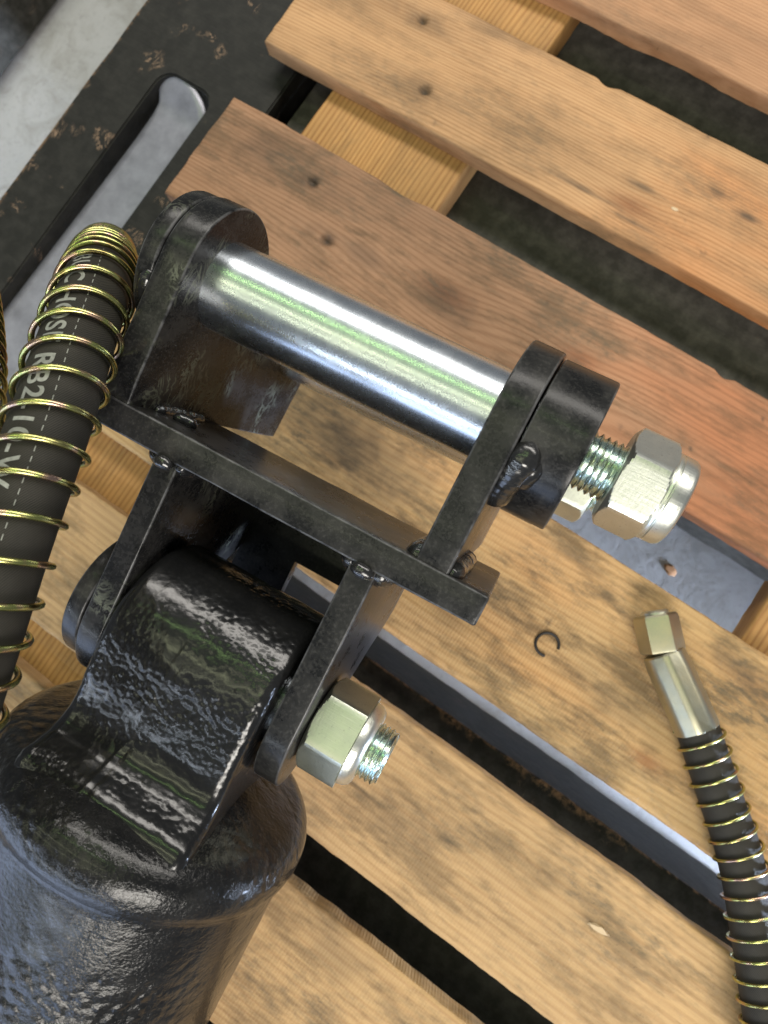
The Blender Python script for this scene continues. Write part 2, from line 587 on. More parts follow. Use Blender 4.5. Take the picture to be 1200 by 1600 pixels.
# ------------------------------------------------------------------ pallet
def board(name, x0, x1, y0, y1, ztop, thick, mat, parent, seed, nails=(), step=0.0032, chips=(), waney=0.0012, along='x', stains=()):
    """board with uneven edges. y given as the 'toward the bottom of the picture' axis (world -y)."""
    if along == 'x':
        L0, L1, W0, W1 = x0, x1, y0, y1
    else:
        L0, L1, W0, W1 = y0, y1, x0, x1
    nl = max(2, int((L1 - L0) / step))
    nw = max(6, int((W1 - W0) / step))
    r = 0.0022
    vs, st = [], []
    ncol = None
    for i in range(nl + 1):
        l = L0 + (L1 - L0) * i / nl
        e0 = waney * (fbm((l, 1, seed), 11, seed) + 0.35 * fbm((l, 2, seed), 70, seed))
        e1 = waney * (fbm((l, 5, seed), 11, seed) + 0.35 * fbm((l, 7, seed), 70, seed))
        for (cl, cw, cs, dep) in chips:
            f = max(0.0, 1 - abs(l - cl) / cw)
            if cs == 0:
                e0 += dep * f ** 0.6
            else:
                e1 -= dep * f ** 0.6
        a, b = W0 + e0, W1 + e1
        end = 0.0
        row = []
        # around the section: side 0 up, top, side 1 down, bottom
        row += [(a + 0.0006 * noise.noise(V((l * 60, 3, seed))), -thick, 0), (a, -thick * 0.5, 0), (a, -min(0.009, thick * 0.3), 0), (a, -r * 1.2, 0), (a + r * 0.35, -r * 0.35, 1)]
        for j in range(nw + 1):
            row.append((a + r + (b - a - 2 * r) * j / nw, 0.0, 1))
        row += [(b - r * 0.35, -r * 0.35, 1), (b, -r * 1.2, 0), (b, -min(0.009, thick * 0.3), 0), (b, -thick * 0.5, 0), (b, -thick, 0)]
        ncol = len(row)
        for (w, z, top) in row:
            s = 0.0
            ll = l
            if i == 0:
                ll = l + 0.0012 * fbm((w, z * 2, seed), 60, seed)
            if i in (0, nl) and top:
                z -= 0.0012
            if top:
                z += 0.00035 * fbm((l * 0.35, w, seed), 38, seed) + 0.0012 * noise.noise(V((l * 3, w * 9, seed)))
                for (nlx, nwy, nr, nd) in nails:
                    d = sqrt(((l - nlx) * 0.75) ** 2 + (w - nwy) ** 2) + 0.0009 * noise.noise(V((l * 500, w * 500, seed)))
                    if d < nr:
                        z -= nd * (1 - (d / nr) ** 2)
                    s = max(s, 1.15 - d / nr * 0.75)
                    dd = sqrt(((l - nlx) * 0.3) ** 2 + (w - nwy) ** 2)
                    s = max(s, 0.42 * (1 - dd / (nr * 3.2)) * (0.75 + fbm((l, w, 1), 60, seed)))
                for (sx, sy, sl, sw, sa) in stains:
                    d = sqrt(((l - sx) / sl) ** 2 + ((w - sy) / sw) ** 2) + 0.45 * fbm((l, w, 2), 42, seed)
                    s = max(s, sa * min(1.0, max(0.0, 1.25 - d)))
            p = (ll, -w, ztop + z) if along == 'x' else (w, -ll, ztop + z)
            vs.append(p)
            st.append(max(0.0, min(1.0, s)))
    fs = grid_faces(nl + 1, ncol)
    fs.append(tuple(range(ncol)))
    fs.append(tuple(range(nl * ncol, (nl + 1) * ncol)))
    o = mesh(name, vs, fs, mat, parent, 40)
    at_ = o.data.attributes.new('stain', 'FLOAT', 'POINT')
    at_.data.foreach_set('value', st)
    return o


def pxy(px, py, z=0.0):
    p = atz(px, py, z)
    return p.x, -p.y


pallet = empty('wooden_pallet')
tag(pallet, 'bare softwood pallet of spaced tan and orange boards under the black link', 'pallet')
W1 = wood_mat('pine_board_pink_tan', srgb(200, 154, 116), srgb(166, 118, 82), (0.3, 1.7, 0.2), None, 0.22, 260, 0.03, gr=0.4)
W2 = wood_mat('pine_board_orange_tan', srgb(208, 166, 122), srgb(160, 114, 72), (2.1, 0.4, 0.6), (srgb(196, 122, 66), 0.9, 0.75), 0.30, 250, 0.035, gr=0.42, knots=[(*pxy(985, 322), 0.010)])
W3 = wood_mat('pine_board_red_brown', srgb(184, 142, 110), srgb(142, 100, 70), (5.3, 2.2, 0.1), (srgb(178, 114, 76), 1.1, 0.80), 0.50, 150, 0.06, gr=0.40, knots=[(*pxy(695, 458), 0.012), (*pxy(905, 560), 0.009)])
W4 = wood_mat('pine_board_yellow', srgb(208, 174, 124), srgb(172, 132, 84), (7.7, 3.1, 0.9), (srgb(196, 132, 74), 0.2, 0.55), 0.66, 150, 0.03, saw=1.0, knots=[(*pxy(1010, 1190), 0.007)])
W5 = wood_mat('pine_board_tan', srgb(210, 174, 126), srgb(176, 136, 92), (9.2, 5.5, 0.3), None, 0.45, 130, 0.03, saw=0.5)
W6 = wood_mat('pine_board_tan_dull', srgb(206, 170, 120), srgb(170, 130, 86), (11.2, 7.5, 0.3), None, 0.5, 130, 0.03, saw=0.5)
WS = wood_mat('pine_cross_board', srgb(206, 160, 100), srgb(154, 106, 58), (3.2, 8.5, 0.3), None, 0.2, 170, 0.02, cross=True, gr=0.55)




n2a, n2b = pxy(660, 30), pxy(664, 140)
n3a, n3b = pxy(488, 284), pxy(511, 376)
board('deck_board', -0.545, 0.60, -0.795, -0.622, 0.0, 0.022, W1, pallet, 1.3, waney=0.0018, chips=[(-0.13, 0.05, 1, 0.003)])
board('deck_board', -0.544, 0.60, -0.556, -0.414, 0.0, 0.022, W2, pallet, 2.9,
      nails=[(*n2a, 0.0062, 0.007), (*n2b, 0.0062, 0.007)], chips=[(-0.18, 0.012, 0, 0.004)],
      stains=[(*pxy(920, 300), 0.05, 0.0035, 0.75), (*pxy(985, 345), 0.03, 0.003, 0.8), (*pxy(1000, 290), 0.022, 0.0028, 0.7), (*pxy(1170, 340), 0.014, 0.004, 0.8),
              (*pxy(1120, 300), 0.012, 0.003, 0.6), (*pxy(770, 35), 0.05, 0.02, 0.35)])
board('deck_board', -0.534, 0.60, -0.340, -0.202, 0.0, 0.022, W3, pallet, 4.1,
      nails=[(*n3a, 0.006, 0.006), (*n3b, 0.006, 0.006)], chips=[(-0.30, 0.03, 0, 0.003), (0.086, 0.01, 0, 0.004)],
      stains=[(*pxy(420, 240), 0.05, 0.03, 0.35), (*pxy(570, 400), 0.03, 0.012, 0.4), (*pxy(700, 480), 0.04, 0.02, 0.3)])
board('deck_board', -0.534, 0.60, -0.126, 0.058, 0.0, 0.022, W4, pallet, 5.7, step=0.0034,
      stains=[(*pxy(856, 972), 0.0032, 0.0042, 1.0), (*pxy(900, 872), 0.03, 0.007, 0.55), (*pxy(1150, 1045), 0.035, 0.012, 0.6), (*pxy(1165, 1060), 0.02, 0.006, 0.6),
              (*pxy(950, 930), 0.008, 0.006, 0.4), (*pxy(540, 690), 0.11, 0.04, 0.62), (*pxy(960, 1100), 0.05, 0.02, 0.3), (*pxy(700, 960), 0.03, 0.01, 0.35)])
board('deck_board', -0.534, 0.60, 0.117, 0.262, 0.0, 0.022, W5, pallet, 7.3, waney=0.0016,
      stains=[(*pxy(560, 1230), 0.04, 0.0018, 0.7), (*pxy(620, 1290), 0.04, 0.02, 0.35), (*pxy(700, 1310), 0.02, 0.004, 0.4)])
board('deck_board', -0.534, 0.60, 0.308, 0.455, 0.0, 0.022, W6, pallet, 8.9, waney=0.0016,
      stains=[(*pxy(520, 1490), 0.04, 0.02, 0.35)])
for k, (ya, yb) in enumerate([(0.50, 0.645), (0.69, 0.83), (0.875, 1.02)]):      # boards the cylinder's far end rests on
    board('deck_board', -0.534, 0.60, ya, yb, 0.0, 0.022, W5, pallet, 10.1 + k, step=0.012)
board('cross_board', -0.4535, -0.2655, -0.80, 1.02, -0.0225, 0.036, WS, pallet, 3.3, along='y', step=0.004)
xb = atz(1168, 985, -0.0225).x
board('cross_board', xb, xb + 0.18, -0.200, -0.128, -0.0225, 0.036, WS, pallet, 6.3, along='y', step=0.004)


# black painted bearers below, and the slotted beam at the pallet's end
def box_grid(name, x0, x1, y0, y1, z0, z1, mat, seed, parent=None, wear=True):
    """bearer with softened, worn edges (y toward the bottom of the picture)."""
    o = board(name, x0, x1, y0, y1, z1, z1 - z0, mat, parent, seed, step=0.008, waney=0.0015)
    return o


b1 = box_grid('support_beam', -0.50, 0.58, -0.90, -0.27, -0.325, -0.062, 'blackwood3', 21.0)
tag(b1, 'dark bearer seen through the gaps between the upper orange boards', 'beam', kind='thing')
b2 = box_grid('support_beam', -0.50, 0.50, 0.098, 1.00, -0.325, -0.062, 'blackwood2', 23.0)
tag(b2, 'black bearer with scraped edge seen through the gaps between the lower tan boards', 'beam', kind='thing')
me = b2.data
stt = me.attributes['stain']
for i, v in enumerate(me.vertices):
    if abs(v.co.y + 0.098) < 0.0022 and v.co.z > -0.066:
        stt.data[i].value = 1.0


def slotted_beam():
    # plan outline with a round-ended slot, (x, y down the picture)
    X0, X1, Y0, Y1 = -0.742, -0.515, -0.92, 0.60
    sx0, sx1, sy0 = -0.662, -0.584, -0.345
    bm = bmesh.new()
    r = 0.020
    slot = []
    n = 8
    for i in range(n + 1):
        a = pi + pi / 2 * i / n
        slot.append((sx0 + r + r * cos(a), sy0 + r + r * sin(a)))
    for i in range(n + 1):
        a = 1.5 * pi + pi / 2 * i / n
        slot.append((sx1 - r + r * cos(a), sy0 + r + r * sin(a)))
    # U-shaped solid: outer walk then slot walk (slot open at the near end, out of frame)
    outer = [(X0, Y1)]
    for i in range(61):
        y = Y1 + (Y0 - Y1) * i / 60
        outer.append((X0 + 0.0018 * fbm((y, 3, 1), 22) + 0.0009 * fbm((y, 1, 4), 90), y))
    outer += [(X1, Y0), (X1, Y1)]
    walk = outer[1:] + [(sx1, Y1)] + list(reversed(slot)) + [(sx0, Y1)]
    top = [bm.verts.new((x, -y, -0.040)) for x, y in walk]
    bm.faces.new(top)
    bmesh.ops.triangulate(bm, faces=list(bm.faces), ngon_method='EAR_CLIP')
    ext = bmesh.ops.extrude_face_region(bm, geom=list(bm.faces))
    for v in [g for g in ext['geom'] if isinstance(g, bmesh.types.BMVert)]:
        v.co.z -= 0.065
    bmesh.ops.recalc_face_normals(bm, faces=bm.faces)
    es = [e for e in bm.edges if all(abs(v.co.z + 0.04) < 1e-6 for v in e.verts) and any(abs(f.normal.z) < 0.5 for f in e.link_faces)]
    bmesh.ops.bevel(bm, geom=es, offset=0.002, segments=2, affect='EDGES')
    me = bpy.data.meshes.new('slotted_beam')
    bm.to_mesh(me)
    bm.free()
    o = link('slotted_beam', me, 'blackwood')
    return o


tag(slotted_beam(), 'black painted timber with scraped patches and a long round-ended slot', 'beam', kind='thing')
bf = box_grid('support_beam', -1.45, atz(20, 0, -0.24).x - 0.012, -0.95, 0.5, -0.31, -0.24, 'blackwood2', 27.0)
tag(bf, 'dark beam just showing in the top left corner beyond the pale floor', 'beam', kind='thing')


def steel_strip():
    # flat steel strip along the slot, its rounded end dressed upward
    zs = -0.058
    rt = [(-30, 665), (72, 527), (142, 432), (222, 330), (282, 248), (312, 206), (321, 194), (324, 184), (322, 170), (312, 152), (298, 136), (280, 124), (264, 112), (250, 107)]
    lf = [(-140, 690), (-60, 575), (0, 494), (80, 390), (160, 286), (215, 213), (238, 180), (248, 162), (252, 146), (248, 128), (243, 116)]
    bm = bmesh.new()
    n = 60

    def along(pts, t):
        P = [V(p) for p in pts]
        L = [0.0]
        for a, b in zip(P, P[1:]):
            L.append(L[-1] + (b - a).length)
        d = t * L[-1]
        for i in range(len(P) - 1):
            if d <= L[i + 1]:
                return P[i].lerp(P[i + 1], (d - L[i]) / (L[i + 1] - L[i]))
        return P[-1]
    ycr = -atz(300, 195, zs).y
    rows = []
    for i in range(n + 1):
        t = i / n
        t = 1 - (1 - t) ** 1.6
        a, b = along(lf, t), along(rt, t)
        row = []
        for k in range(9):
            q = a.lerp(b, k / 8)
            p = atz(q.x, q.y, zs)
            up = max(0.0, (ycr + p.y) * -1 if False else (p.y + ycr))
            row.append(bm.verts.new((p.x, p.y, zs + 0.40 * up ** 1.0 * min(1.0, up / 0.012))))
        rows.append(row)
    for i in range(n):
        for k in range(8):
            bm.faces.new((rows[i][k], rows[i][k + 1], rows[i + 1][k + 1], rows[i + 1][k]))
    bmesh.ops.recalc_face_normals(bm, faces=bm.faces)
    me = bpy.data.meshes.new('steel_strip')
    bm.to_mesh(me)
    bm.free()
    o = link('steel_strip', me, 'steel', None, 50)
    m = o.modifiers.new('thickness', 'SOLIDIFY')
    m.thickness = 0.005
    m.offset = 1 if me.polygons[0].normal.z < 0 else -1
    return o


tag(steel_strip(), 'grey worn steel strip with upturned end lying in the black slot', 'steel strip')

# ------------------------------------------------------------------ the link bracket
S, VP, R, RP, TB, TA, E = 195.0, 90.6, 50.0, 29.3, 18.2, 20.0, 45.2
V2, R2 = -129.0, 47.0
linkb = empty('swivel_link', LM)
tag(linkb, 'black painted H-shaped steel link bracket with four round-ended lugs', 'link bracket')


def rect(v0, v1, w0, w1):
    return [(v0, w0), (v0, w1), (v1, w1), (v1, w0)]


def jitter(seed, amp=0.25, s=0.03):
    def f(q, i, m):
        d = amp * fbm((q.x, q.y, q.z), s, seed)
        return V((q.x + d * 0.6, q.y + m.x * -d, q.z + m.y * -d))
    return f


def dense(prof, step):
    out = []
    n = len(prof)
    for i in range(n):
        a, b = V(prof[i]), V(prof[(i + 1) % n])
        k = max(1, int((b - a).length / step))
        for j in range(k):
            out.append(tuple(a + (b - a) * (j / k)))
    return out




def rrect(v0, v1, w0, w1, r):
    out = []
    for cv, cw, a0 in ((v0 + r, w0 + r, pi), (v0 + r, w1 - r, -pi / 2), (v1 - r, w1 - r, 0.0), (v1 - r, w0 + r, pi / 2)):
        out += arc(cv, cw, r, a0, a0 + pi / 2, 4)
    return out


extrude_profile('crossbar', dense(rrect(-TB, 0, -126, 0, 1.5), 9), -26, S + E, 1.6, 'paint', linkb, 3, 40, jitter(2.0, 0.35),
                corner=lambda q: q[1] > -1.4 and q[1] < -0.05 and (q[0] > -1.4 or q[0] < -TB + 1.4))


VB, WB = 84.0, -202.0            # rear pin axis


def upper_lug(u0, u1, mat, seed):
    p = [(-1.0, -150.0), (-1.0, -1.5)] + [(VP * k / 6, 0.0) for k in range(1, 6)] + arc(VP, -R, R, 0, radians(168), 40)
    p += [(80, -104), (76, -114), (74, -126), (76, -138), (82, -148)]
    p += arc(VB, WB, 48, radians(14), radians(180), 36) + [(VB * k / 5, WB - 48 + 2 * (5 - k)) for k in range(4, -1, -1)] + [(-1.0, -205.0)]
    return extrude_profile('lug', p, u0, u1, 1.5, mat, linkb, 3, 5, jitter(seed, 0.3))


def lower_lug(u0, u1, mat, seed):
    w1 = -TB + 1
    p = arc(V2, -R, R2, pi + 0.35, 2 * pi, 32)
    cc = p + [(V2 + (w1 - V2) * k / 5, -R + R2) for k in range(1, 6)] + [(w1, -172.0), (-70, -170.0), (-84, -160.0), (-100, -140.0)]
    return extrude_profile('lug', cc, u0, u1, 1.4, mat, linkb, 3, 5, jitter(seed, 0.3))


upper_lug(-TA, 0.0, 'paint_scuff', 1.0)
upper_lug(S, S + TA, 'paint', 3.0)
lower_lug(28.4, 44.8, 'paint_scuff', 5.0)
lower_lug(162.8, 179.8, 'paint', 7.0)


def web_plate():
    # plate closing the back of the lower clevis, with one opening beside the right lug
    bm = bmesh.new()
    for (u0, u1, v0, v1) in ((44, 92, -132, -17.5), (92, 137, -132, -106), (92, 137, -74, -17.5), (137, 163.5, -132, -17.5)):
        m = bmesh.ops.create_cube(bm, size=1.0)
        for v in m['verts']:
            v.co = V(((u0 + u1) / 2 + v.co.x * (u1 - u0), (v0 + v1) / 2 + v.co.y * (v1 - v0), -166 + v.co.z * 11)) * 0.001
    bmesh.ops.remove_doubles(bm, verts=bm.verts, dist=1e-6)
    me = bpy.data.meshes.new('web_plate')
    bm.to_mesh(me)
    bm.free()
    return link('web_plate', me, 'paint', linkb)


web_plate()
# retaining discs welded outside the left lugs, and the collar on the right
extrude_profile('retaining_disc', arc(VP, -R, 49.0, 0, 2 * pi, 56)[:-1], -TA - 14.0, -TA - 1.8, 1.8, 'paint_scuff', linkb, 3, 1)
extrude_profile('retaining_disc', arc(V2 + 3, -R, 44.5, 0, 2 * pi, 56)[:-1], 13.5, 26.0, 1.6, 'paint', linkb, 3, 1)
extrude_profile('collar', arc(VP, -R, 47.3, 0, 2 * pi, 64)[:-1], S + TA + 1.0, S + TA + 34.5, 1.2, 'paint', linkb, 3, 8, jitter(11.0, 0.25))
extrude_profile('collar', arc(VB, WB, 47.0, 0, 2 * pi, 48)[:-1], S + TA + 1.0, S + TA + 30, 1.2, 'paint', linkb, 3, 1)


def weld(pts, r, seed, n=14, flat=1.0):
    path = catmull([V(p) for p in pts], 0.7)
    L = len(path)

    def rad(s, i):
        t = i / (L - 1)
        e = min(1.0, (min(t, 1 - t) * L * 0.7 / r) * 0.8 + 0.15)
        return r * sqrt(min(1.0, e)) * (1 + 0.004 * sin(s * 2 * pi / 3.6) + 0.10 * noise.noise(V((s * 0.12, seed, 0))))
    o = sweep('weld_bead', path, rad, 'weld', linkb, n, perturb=lambda q: 0.5 * fbm(q, 0.12, seed) + 0.05 * fbm(q, 0.5, seed))
    o.data.transform(Matrix.Scale(0.001, 4))
    return o


# beads that run down the inside corners of the bracket, seen end-on
weld([(27.5, -TB - 0.5, -3), (27.0, -TB - 1, -40), (27.0, -TB - 1, -94)], 7.5, 1.1)
weld([(45.5, -TB - 0.5, -3), (45.5, -TB - 1, -40), (45.5, -TB - 1, -94)], 6.5, 1.7)
weld([(30, -TB - 3, -0.5), (36, -TB - 2, 0.0), (43, -TB - 3, -0.5)], 4.2, 2.2)
weld([(162.0, -TB - 0.5, -3), (162.0, -TB - 1, -40), (162.0, -TB - 1, -94)], 7.0, 3.1)
weld([(181.0, -TB - 0.5, -3), (181.0, -TB - 1, -40), (181.0, -TB - 1, -94)], 8.5, 3.7)
weld([(165, -TB - 3, -0.5), (171, -TB - 2, 0.2), (179, -TB - 3, -0.5)], 4.2, 4.2)
weld([(S - 1, 0.5, -6), (S - 1, 1, -40), (S - 1, 1, -94)], 8.0, 5.1)
weld([(S + TA + 1, 1, -4), (S + TA + 1.5, 1.5, -40), (S + TA + 1.5, 1.5, -94)], 6.5, 5.7)
weld([(1, 0.5, -30), (1, 1, -50), (1, 1, -94)], 5.0, 6.1)
weld([(12, 1.5, -34), (18, 2.5, -38), (26, 1.5, -42)], 4.0, 6.7)


def on_ring(u, rr, deg, vc=VP):
    a = radians(deg)
    return (u, vc + rr * sin(a), -R + rr * cos(a))


weld([on_ring(S + TA + 7, 43, -8), on_ring(S + TA + 7, 44.5, -20), on_ring(S + TA + 4, 45, -34), on_ring(S + TA + 1, 46, -52), on_ring(S + TA, 46, -72)], 10.0, 7.3, 20)
weld([on_ring(S + TA - 3, 46.5, -20), on_ring(S + TA - 5, 48.0, -34), on_ring(S + TA - 4, 49, -50), on_ring(S + TA - 3, 49, -64)], 7.5, 8.9, 18)
weld([on_ring(S + TA + 13, 43, -14), on_ring(S + TA + 13, 44.0, -28), on_ring(S + TA + 8, 44, -46)], 7.0, 8.3, 18)
weld([on_ring(-TA - 4, 48, -16), on_ring(-TA - 5, 48, -30), on_ring(-TA - 4, 47, -46)], 5.0, 9.3, 16)


# ------------------------------------------------------------------ pins and nuts
def thread(name, u0, u1, vc, r, mat, parent, pitch=4.0, depth=2.3, n=72):
    rows = int((u1 - u0) / 0.35)
    vs = []
    for i in range(rows + 1):
        u = u0 + (u1 - u0) * i / rows
        fade = min(1.0, (u1 - u) / 3.0)
        for j in range(n):
            th = 2 * pi * j / n
            t = (u / pitch - th / (2 * pi)) % 1.0
            tri = abs(t * 2 - 1)
            tri = min(1.0, max(0.0, (tri - 0.08) / 0.80))
            rr = r - depth * tri - (1 - fade) * 1.6
            vs.append(V((u, vc + rr * sin(th), -R + rr * cos(th))) * 0.001)
    fs = grid_faces(rows + 1, n)
    fs.append(tuple(range(n)))
    fs.append(tuple(range(rows * n, (rows + 1) * n)))
    return mesh(name, vs, fs, mat, parent, 30)


def hexbody(name, u0, u1, vc, af, phase, mat, parent, cham0=True, cham1=True, flange=None):
    nth = 96
    us = [u0, u0 + 0.4, u0 + 0.9, u0 + 1.5, u0 + 2.2, u0 + 3.2, u0 + 4.4, u0 + 6.0]
    us += [(u0 + u1) / 2]
    us += [u1 - (x - u0) for x in reversed(us[:-1])]
    rin = af / 2 * 0.965
    vs = []
    for u in us:
        c0 = rin + (u - u0) * 1.55 if cham0 else 1e9
        c1 = rin + (u1 - u) * 1.55 if cham1 else 1e9
        for j in range(nth):
            th = 2 * pi * j / nth
            a = (th % (pi / 3)) - pi / 6
            rh = af / 2 / cos(a)
            rh = min(rh, af / 2 * 1.135)
            rr = min(rh, c0, c1)
            t = th + phase
            vs.append(V((u, vc + rr * sin(t), -R + rr * cos(t))) * 0.001)
    fs = grid_faces(len(us), nth)
    fs.append(tuple(range(nth)))
    fs.append(tuple(range((len(us) - 1) * nth, len(us) * nth)))
    return mesh(name, vs, fs, mat, parent, 16)


def view_phase(u, vc):           # roll of the hexagon that shows one flat squarely
    p = LM @ (V((u, vc, -R)) * 0.001)
    d = V((0, 0, CAM_H)) - p
    return math.atan2(d.dot(LV), d.dot(LW))


pin1 = empty('link_pin', LM)
tag(pin1, 'thick bright zinc-plated pin spanning the two upper lugs', 'pin')
pinprof = [(-31, 26), (-29, 29.3)] + [(-29 + (S + TA + 29) * i / 20, RP) for i in range(1, 21)]
lathe('shaft', pinprof, (0, VP, -R), (1, 0, 0), (0, 1, 0), 'pin', pin1, 96)
thread('threaded_end', S + TA + 30, S + TA + 82, VP, 18.2, 'thread', pin1)
nut1 = empty('lock_nut', LM)
tag(nut1, 'large yellowish zinc lock nut on the upper pin, right of the collar', 'nut')
N0, N1 = 270.5, 297.5
ph1 = view_phase(285, VP) + radians(27)
hexbody('hex_body', N0, N1, VP, 55.0, ph1, 'nut', nut1)
lathe('nylon_collar', [(N1 - 0.5, 26.6), (N1 + 1.2, 26.9), (N1 + 2.0, 26.2), (N1 + 2.8, 26.8), (N1 + 9.5, 26.4), (N1 + 11.6, 25.2), (N1 + 12.6, 23.0), (N1 + 12.4, 19.5), (N1 + 8, 18.5)],
      (0, VP, -R), (1, 0, 0), (0, 1, 0), 'nut', nut1, 72)

pin3 = empty('link_pin', LM)
tag(pin3, 'second zinc-plated pin hidden behind the bright upper pin', 'pin')
lathe('shaft', [(-31, 26), (-29, 29.0), (S + TA, 29.0)], (0, VB, WB), (1, 0, 0), (0, 1, 0), 'pin', pin3, 64)
pe = thread('threaded_end', S + TA + 26, S + TA + 66, VB, 18.2, 'thread', pin3)
pe.data.transform(Matrix.Translation((0, 0, (WB + R) * 0.001)))
nut3 = empty('lock_nut', LM)
tag(nut3, 'pale zinc nut half hidden below the collar and the larger lock nut', 'nut')
hx = hexbody('hex_body', S + TA + 33, S + TA + 60, VB, 55.0, radians(22), 'nut_dull', nut3)
hx.data.transform(Matrix.Translation((0, 0, (WB + R) * 0.001)))

pin2 = empty('link_pin', LM)
tag(pin2, 'lower zinc-plated pin through the casting, its threaded end past the lower nut', 'pin')
lathe('shaft', [(20, 27.5), (21, 28.5), (178, 28.5), (179, 27.5)], (0, V2, -R), (1, 0, 0), (0, 1, 0), 'pin', pin2, 64)
thread('threaded_end', 178, 231.5, V2, 18.4, 'thread', pin2, 3.5, 1.6)
nut2 = empty('lock_nut', LM)
tag(nut2, 'dull grey-green zinc nut on the lower pin beside the casting', 'nut')
ph2 = view_phase(195, V2) + radians(30)
hexbody('hex_body', 180.6, 209.5, V2, 55.0, ph2, 'nut_dull', nut2, True, False)
lathe('washer_face', [(209.0, 26.0), (210.0, 27.6), (214.0, 26.8), (217.0, 24.5), (218.0, 22.0), (217.0, 18.5)], (0, V2, -R), (1, 0, 0), (0, 1, 0), 'nut', nut2, 72)

# ------------------------------------------------------------------ casting and cylinder
head = empty('cylinder_head', LM)
tag(head, 'glossy black cast cylinder head with rounded eye held between the lower lugs', 'cylinder')
UC = 103.5


def cast_lug():
    Rh = 58.5
    pr = arc(V2, -R, Rh, radians(-8), radians(188), 60)             # over the top, front to back
    front = [(-150.0, 8.2), (-162, 7.4), (-170, 7.0), (-178, 8.0), (-184, 10.5), (-189, 15), (-193, 21), (-196.5, 27), (-200, 31), (-205, 33.5), (-212, 35), (-222, 33), (-236, 20)]
    bk = [(a, -100 - b) for a, b in front]
    # arc angle 0 = front(+w); runs front -> top -> back
    prof = list(reversed(front)) + pr + bk
    prof = dense(prof, 2.2)

    def disp(q, i, m):
        u, v, w = q
        # flare toward the foot, lumps of the casting, a faint parting seam
        k = min(0.8, max(0.0, (-165 - v) / 45.0))
        uu = UC + (u - UC) * (1 + 0.10 * k * k)
        d = 0.55 * fbm((u, v, w), 0.035, 3.0) + 0.28 * fbm((u, v, w), 0.14, 5.0)
        seam = 96 - (v + 150) * -0.10 + 2 * noise.noise(V((v * 0.05, 0, 0)))
        d += 0.35 * math.exp(-((u - seam) / 1.3) ** 2) - 0.25 * math.exp(-((u - seam - 3) / 1.6) ** 2)
        pit = noise.noise(V((u * 0.06 + 3, v * 0.06, w * 0.06)))
        d += 0.5 * max(0, pit - 0.25) * fbm((u, v, w), 0.4, 1.0)
        return V((uu, v - m.x * d, w - m.y * d))
    return extrude_profile('cast_eye', prof, 48.0, 159.0, 7.0, 'paint_cast', head, 5, 60, disp, 50, rub=False)


cast_lug()


def body_r(a, r, th):
    p = (a * 0.9, cos(th) * r, sin(th) * r)
    return r + (0.5 * fbm(p, 0.03, 9.0) + 0.25 * fbm(p, 0.12, 4.0)) * min(1.0, r / 60)


bp = [(186, 4), (188, 30), (192, 55), (197, 70), (201, 82)]
bp += [(203 + 22 * (1 - cos(radians(t))), 84 + 23.5 * sin(radians(t))) for t in range(10, 91, 8)]
bp += [(230, 107.6), (234, 107.0), (237, 105.4), (239, 104.2), (240.5, 103.3), (243, 103.0)]
bp += [(243 + 6 * i, 103.0) for i in range(1, 22)] + [(400, 103.0), (500, 103.0), (600, 103.0), (700, 103.0), (775, 103.0), (778, 98)]
lathe('cylinder_body', bp, (UC, 0, -R), (0, -1, 0), (0, 0, 1), 'paint_body', head, 128, body_r, 50)


# ------------------------------------------------------------------ hoses
def hose(name, pts, r, rs, wire, pitch, label, step=0.003, spring_from=0.0, phase=0.0, n=32, loose=0.0007):
    root = empty(name, Matrix.Translation(pts[-1]))
    inv = Matrix.Translation(-pts[-1])
    path = catmull(pts, step)
    o = sweep('rubber_tube', path, r, 'rubber', root, n, uv=True)
    o.data.transform(inv)
    fr = frames(path)
    hp = []
    sub = 12
    for i in range(len(path) - 1):
        for k in range(sub):
            t = k / sub
            s = (i + t) * step
            if s < spring_from:
                continue
            p = path[i].lerp(path[i + 1], t)
            a = fr[i][1].lerp(fr[i + 1][1], t).normalized()
            b = fr[i][2].lerp(fr[i + 1][2], t).normalized()
            th = 2 * pi * s / pitch + phase + 0.9 * noise.noise(V((s * 22, phase, 3)))
            hp.append(p + (a * cos(th) + b * sin(th)) * (rs + loose * noise.noise(V((s * 20, 0, 0)))))
    o2 = sweep('spring_guard', hp, wire, 'spring', root, 8)
    o2.data.transform(inv)
    tag(root, label, 'hose', 'hydraulic hoses in spring guards')
    return root, path, fr


lp = [(-112, 1230, .334), (-38, 1000, .338), (11, 850, .348), (80, 660, .373), (116, 548, .398), (146, 462, .432), (158, 426, .475), (163, 408, .530), (166, 397, .600), (167, 392, .680), (168, 389, .755)]
hl, hpath, hfr = hose('hydraulic_hose', [at(*p) for p in reversed(lp)], 0.0203, 0.0230, 0.0018, 0.0195,
                      'thick printed black hose in spring guard rising in front of the left lug', phase=1.0)


